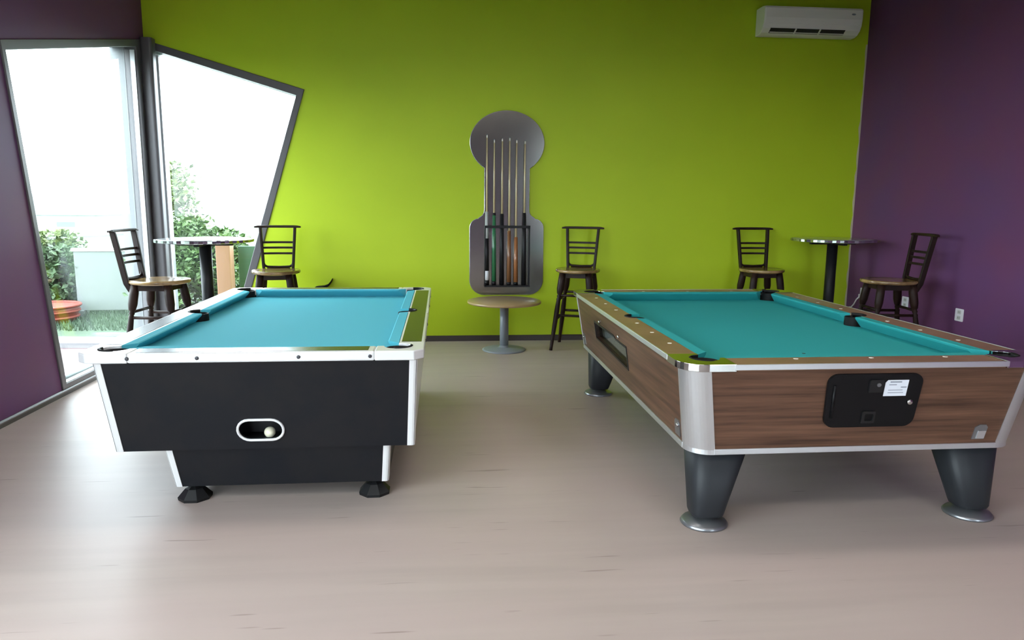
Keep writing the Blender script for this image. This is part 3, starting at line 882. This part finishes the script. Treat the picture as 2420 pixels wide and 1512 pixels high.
stool0 = make_stool()
STOOLS = [  # x, y, turn (0 faces the camera; positive turns the front towards +x)
    (-2.36, 6.30, 84, 'dark wooden bar stool in front of the tall left window, facing the high table'),
    (-1.585, 7.14, 6, 'dark wooden bar stool against the green wall just right of the slanted window'),
    (1.38, 7.26, -20, 'dark wooden bar stool beside the cue rack, legs seen down to the floor'),
    (3.32, 7.26, 0, 'dark wooden bar stool on the green wall left of the right-hand high table'),
    (4.04, 6.17, -97, 'dark wooden bar stool standing against the right purple wall'),
]
for i, (x, y, rz, lab) in enumerate(STOOLS):
    o = stool0 if i == 0 else copy_tree(stool0)
    o.location = (x, y, 0)
    o.rotation_euler = (0, 0, math.radians(rz))
    o['label'] = lab


def make_high_table():
    t = thing('high_table', 'table', 'table', group='round high tables')
    R_, N = 0.405, 72
    MB().lathe([(0.36, 1.098), (R_ - 0.006, 1.104), (R_ - 0.006, 1.130), (0.36, 1.134), (0.004, 1.134)], 0, 0, N).build('tabletop', TOPGREY, t)
    rings = []
    for z, e in ((1.103, -0.004), (1.106, 0.003), (1.128, 0.003), (1.131, -0.004)):
        rings.append([((R_ + e + (0.006 if i % 2 else -0.003)) * math.cos(2 * PI * i / N), (R_ + e + (0.006 if i % 2 else -0.003)) * math.sin(2 * PI * i / N), z) for i in range(N)])
    MB().loft(rings, False).build('fluted_edge_band', CHROME, t)
    MB().lathe([(0.052, 0.03), (0.052, 1.075)], 0, 0, 24).build('pole', BLACKMET, t)
    MB().box(-0.24, 0.24, -0.022, 0.022, 1.072, 1.099).box(-0.022, 0.022, -0.24, 0.24, 1.072, 1.099).build('top_bracket', BLACKMET, t)
    MB().lathe([(0.27, 0.0), (0.275, 0.010), (0.26, 0.020), (0.10, 0.040), (0.055, 0.05)], 0, 0, 40).build('base', BLACKMET, t)
    return t


ht = make_high_table()
ht.location = (-2.10, 6.72, 0)
ht['label'] = 'round high table on a black pole in front of the slanted windows'
h2 = copy_tree(ht)
h2.location = (4.04, 7.19, 0)
h2['label'] = 'round high table on a black pole in the green and purple corner'

TRAYM = mat('matt_black_plastic', (0.012, 0.012, 0.012), 0.7, spec=0.15)
# small dark upturned tray on the wall behind the black table
ty = thing('wall_tray', 'small dark tray with upturned end on the green wall behind black pool table', 'tray', (-1.22, YB, 0.57))
rings = []
for x, z, d in ((-0.085, 0.0, 0.10), (-0.06, 0.004, 0.13), (0.0, 0.010, 0.14), (0.05, 0.028, 0.13), (0.075, 0.060, 0.10), (0.088, 0.085, 0.08)):
    rings.append([(x, -0.002, z), (x, -d, z), (x + 0.004, -d, z + 0.026), (x + 0.004, -0.002, z + 0.026)])
MB().loft(rings).build('tray_body', TRAYM, ty)
box('bracket', BLACKMET, -0.05, -0.03, -0.07, -0.002, -0.06, 0.006, ty)

# ================================================================== air conditioner
ac = thing('air_conditioner', 'white split air conditioner high on the green wall near the right corner', 'air conditioner', (3.80, YB, 3.20))
ac.scale = (1, 1, 0.9)
AW = 0.525
prof = [(-0.002, 0.0), (-0.085, 0.0), (-0.135, 0.018), (-0.180, 0.055), (-0.205, 0.105), (-0.215, 0.17), (-0.215, 0.27), (-0.20, 0.292), (-0.15, 0.300), (-0.002, 0.300)]
body = MB().loft([[(x, a, b) for a, b in prof] for x in (-AW, -AW + 0.06, AW - 0.06, AW)], True).build('casing', ACWHITE, ac, 0.008)
fpn = [(-0.207, 0.112), (-0.218, 0.17), (-0.218, 0.27), (-0.204, 0.293), (-0.19, 0.29), (-0.19, 0.115)]
MB().loft([[(x, a, b) for a, b in fpn] for x in (-AW + 0.015, AW - 0.015)], True).build('front_panel', ACWHITE, ac, 0.003)
sl = MB().loft([[(x, a, b) for a, b in ((-0.137, 0.0155), (-0.187, 0.0575), (-0.180, 0.065), (-0.130, 0.022))] for x in (-0.44, 0.36)], True).build('air_outlet', ACDARK, ac)
MB().loft([[(x, a, b) for a, b in ((-0.146, 0.018), (-0.154, 0.024), (-0.152, 0.028), (-0.143, 0.021))] for x in (-0.435, 0.355)], True).build('louvre', ACWHITE, sl)
for x in (-0.17, 0.09):
    MB().loft([[(x + d, a, b) for a, b in ((-0.138, 0.0125), (-0.190, 0.055), (-0.183, 0.063), (-0.133, 0.020))] for d in (-0.008, 0.008)], True).build('divider', ACWHITE, sl)
MB().slab(arc(0.42, 0.225, 0.022, 0.010, 0, 345, 16), [], lambda a, b: (a, -0.2195, b), lambda a, b: (a, -0.217, b)).build('badge', GREYPOLE, ac)

# ================================================================== wall outlets and cord
for y, z, lab in ((5.878, 0.531, 'white wall outlet on the purple wall, nearest the camera'),
                  (6.633, 0.540, 'white wall outlet seen between the legs of the right stool'),
                  (7.358, 0.540, 'white wall outlet by the corner with a cord plugged in')):
    o = thing('wall_outlet', lab, 'outlet', (XR, y, z), 0, 'outlets on the purple wall')
    MB().slab(rrect(-0.05, 0.05, -0.055, 0.055, 0.008, 3), [], lambda a, b: (-0.007, a, b), lambda a, b: (-0.0005, a, b)).build('cover_plate', OUTLET, o, 0.002)
    for s in (-1, 1):
        so = MB().slab(rrect(-0.022, 0.022, s * 0.025 - 0.017, s * 0.025 + 0.017, 0.008, 3), [], lambda a, b: (-0.0085, a, b), lambda a, b: (-0.006, a, b)).build('socket', mat('socket_face', (0.5, 0.5, 0.5), 0.4), o)
        for d in (-0.008, 0.008):
            box('socket_slot', ACDARK, -0.0092, -0.008, d - 0.0016, d + 0.0016, s * 0.025 - 0.007, s * 0.025 + 0.007, so)
co = thing('power_cord', 'pale cord running from the corner outlet down to the skirting', 'cord', (XR, 7.358, 0.5))
MB().slab(rrect(-0.016, 0.016, -0.010, 0.030, 0.006, 3), [], lambda a, b: (-0.045, a, b), lambda a, b: (-0.0095, a, b)).build('plug', OUTLET, co)
MB().tube([(-0.044, 0, 0.0), (-0.06, 0.02, -0.03), (-0.055, 0.07, -0.09), (-0.04, 0.14, -0.13), (-0.03, 0.22, -0.145), (-0.02, 0.27, -0.20), (-0.02, 0.285, -0.42)], 0.007, 8).build('cable', OUTLET, co)

# ================================================================== outside
struct(box('ground', LAWN, -60, 60, -60, 90, -0.40, -0.12), 'lawn outside')
struct(box('pavement', PAVE, XL - 1.9, XL - T, -6, 9.2, -0.14, -0.02), 'pinkish paving outside the left window')
# lawn area and kerb as low slabs beside the paving
lw = MB().slab([(-14, 8.45), (-3.0, 7.9 + T), (4, 8.0 + T), (4, 18), (-14, 18)], [], lambda a, b: (a, b, -0.004), lambda a, b: (a, b, -0.1)).build('lawn', LAWN)
struct(lw, 'green lawn beyond the pale kerb')
kb = MB().slab([(-9, 8.00), (-3.12, 7.55), (-3.12, 7.90), (-9, 8.42)], [], lambda a, b: (a, b, 0.03), lambda a, b: (a, b, -0.1)).build('kerb', KERB)
tag(kb, 'pale concrete kerb between the paving and the lawn', 'kerb')
n = 9000
gx_, gy_ = RNG.uniform(-7.5, -2.9, n), RNG.uniform(8.5, 10.6, n)
gh, ga = RNG.uniform(0.03, 0.08, n), RNG.uniform(0, 2 * PI, n)
V = np.zeros((n, 3, 3))
V[:, 0] = np.c_[gx_ - 0.008 * np.cos(ga), gy_ - 0.008 * np.sin(ga), np.full(n, -0.004)]
V[:, 1] = np.c_[gx_ + 0.008 * np.cos(ga), gy_ + 0.008 * np.sin(ga), np.full(n, -0.004)]
V[:, 2] = np.c_[gx_ + RNG.uniform(-.03, .03, n), gy_ + RNG.uniform(-.03, .03, n), gh]
me = bpy.data.meshes.new('grass_blades')
me.from_pydata(V.reshape(-1, 3).tolist(), [], np.arange(3 * n).reshape(-1, 3).tolist())
me.materials.append(BLADE)
gr = bpy.data.objects.new('grass_blades', me)
COL.objects.link(gr)
tag(gr, 'short green grass of the lawn outside the left window', 'grass', kind='stuff')


def shrub(name, x, y, h, r, nleaf, leaf, m_, lab, seed, cone=0.0):
    rg = np.random.default_rng(seed)
    t = thing(name, lab, 'shrub', (x, y, -0.004), 0, 'shrubs outside the windows')
    # leaves gathered in clumps
    nc = max(8, nleaf // 45)
    cz = rg.uniform(0.08, 0.95, nc) * h
    prof = np.sqrt(np.clip(1 - ((cz / h - 0.4) / 0.62) ** 2, 0.05, 1)) * (1 - cone * cz / h)
    ca = rg.uniform(0, 2 * PI, nc)
    cr = r * prof * np.sqrt(rg.uniform(0.25, 1, nc))
    cc = np.c_[cr * np.cos(ca), cr * np.sin(ca), cz]
    idx = rg.integers(0, nc, nleaf)
    p = cc[idx] + rg.normal(0, 0.085 * (r / 0.5), (nleaf, 3))
    p[:, 2] = np.clip(p[:, 2], 0.03, h)
    d = rg.normal(0, 1, (nleaf, 3))
    d[:, 2] = np.abs(d[:, 2]) * 0.6
    d /= np.linalg.norm(d, axis=1)[:, None]
    u = np.cross(d, rg.normal(0, 1, (nleaf, 3)))
    u /= np.linalg.norm(u, axis=1)[:, None]
    nn = np.cross(d, u)
    L = leaf * rg.uniform(0.6, 1.2, (nleaf, 1))
    Q = np.stack([p, p + d * L * 0.5 + u * L * 0.28 + nn * L * 0.08, p + d * L, p + d * L * 0.5 - u * L * 0.28 + nn * L * 0.08], 1)
    me_ = bpy.data.meshes.new('foliage')
    b = np.arange(nleaf)[:, None] * 4
    me_.from_pydata(Q.reshape(-1, 3).tolist(), [], np.concatenate([b + [0, 1, 2], b + [0, 2, 3]]).tolist())
    me_.materials.append(m_)
    o = bpy.data.objects.new('foliage', me_)
    COL.objects.link(o)
    o.parent = t
    o['kind'] = 'stuff'
    for k in range(4):
        a = 2 * PI * k / 4 + seed
        MB().tube([(0.02 * math.cos(a), 0.02 * math.sin(a), 0), (0.25 * r * math.cos(a), 0.25 * r * math.sin(a), 0.4 * h), (0.5 * r * math.cos(a + .4), 0.5 * r * math.sin(a + .4), 0.75 * h)], [0.018, 0.013, 0.005], 6).build('stem', BARK, t)
    return t


shrub('tall_shrub', -3.80, 10.9, 2.0, 0.46, 3000, 0.10, LEAF_C, 'tall yellow-green shrub just right of the dark corner post', 1, 0.3)
shrub('bush', -3.52, 9.95, 1.25, 0.46, 3600, 0.10, LEAF_A, 'dense green bush behind the left high table pole', 2)
shrub('bush', -2.98, 10.3, 1.05, 0.42, 2600, 0.10, LEAF_A, 'green bush between the high table pole and the orange post', 3)
shrub('bush', -5.22, 10.4, 1.0, 0.44, 2800, 0.10, LEAF_C, 'yellow-green bush in the middle of the left window', 4)
shrub('bush', -4.98, 9.95, 0.85, 0.36, 2400, 0.10, LEAF_B, 'deep green bush just left of the white board outside', 5)
shrub('bush', -5.95, 10.3, 0.75, 0.42, 2600, 0.10, LEAF_B, 'dark low bush at the left edge of the left window', 6)
# red tub on the grass
tb = thing('plastic_tub', 'orange-red plastic tub on the lawn outside the left window', 'tub', (-4.74, 9.15, -0.004))
MB().lathe([(0.27, 0.0), (0.31, 0.05), (0.325, 0.13), (0.35, 0.20), (0.33, 0.20), (0.30, 0.10), (0.26, 0.03), (0.004, 0.03)], 0, 0, 36).build('tub_body', REDPL, tb)
for z, r_ in ((0.205, 0.35), (0.14, 0.335), (0.07, 0.32)):
    MB().tube([(r_ * math.cos(2 * PI * i / 36), r_ * math.sin(2 * PI * i / 36), z) for i in range(38)], 0.016, 8).build('rim', REDPL, tb)
# white board standing on the lawn
wb = thing('white_board_panel', 'pale white board panel standing on the lawn by the corner post', 'panel', (-4.28, 9.72, -0.004), 0.1)
box('board', FENCEW, -0.36, 0.36, -0.03, 0.03, 0.06, 0.82, wb, 0.01)
box('cap', STUCCO, -0.38, 0.38, -0.045, 0.045, 0.82, 0.86, wb, 0.006)
for x in (-0.30, 0.30):
    box('support', FENCEW, x - 0.03, x + 0.03, -0.10, 0.10, 0.0, 0.07, wb)
# orange post and green board
ps = thing('wooden_post', 'orange wooden post outside the back window', 'post', (-2.62, 9.1, -0.004))
box('shaft', POSTW, -0.085, 0.085, -0.085, 0.085, 0, 0.97, ps, 0.01)
MB().loft([[(-0.10, -0.10, 0.97), (0.10, -0.10, 0.97), (0.10, 0.10, 0.97), (-0.10, 0.10, 0.97)], [(-0.02, -0.02, 1.03), (0.02, -0.02, 1.03), (0.02, 0.02, 1.03), (-0.02, 0.02, 1.03)]]).build('cap', POSTW, ps)
gb_ = thing('green_board_panel', 'green board panel right of the orange post outside', 'panel', (-2.30, 9.25, -0.004))
box('board', GRNB, -0.20, 0.20, -0.02, 0.02, 0.10, 0.92, gb_, 0.008)
for x in (-0.17, 0.17):
    box('leg', POSTW, x - 0.02, x + 0.02, -0.02, 0.02, 0, 0.12, gb_)


# far pale houses seen over the shrubs
def house(x, y, w, d, h, rh, lab):
    t = thing('house', lab, 'house', (x, y, -0.12))
    box('walls', STUCCO, -w / 2, w / 2, -d / 2, d / 2, 0, h, t)
    MB().slab([(-w / 2 - 0.3, h), (w / 2 + 0.3, h), (0, h + rh)], [], lambda a, b: (a, -d / 2 - 0.3, b), lambda a, b: (a, d / 2 + 0.3, b)).build('roof', ROOFT, t)
    for k in (-1, 1):
        f_ = box('window', mat('house_window_frame', (0.6, 0.6, 0.6), 0.5), k * w / 4 - 0.45, k * w / 4 + 0.45, -d / 2 - 0.04, -d / 2, h * 0.35, h * 0.75, t)
        box('pane', mat('house_pane', (0.12, 0.15, 0.17), 0.15), k * w / 4 - 0.38, k * w / 4 + 0.38, -d / 2 - 0.05, -d / 2 - 0.041, h * 0.35 + 0.07, h * 0.75 - 0.07, f_)


house(-17.5, 36, 5.0, 5, 0.9, 0.9, 'low pale house with teal roof far off through the left window')
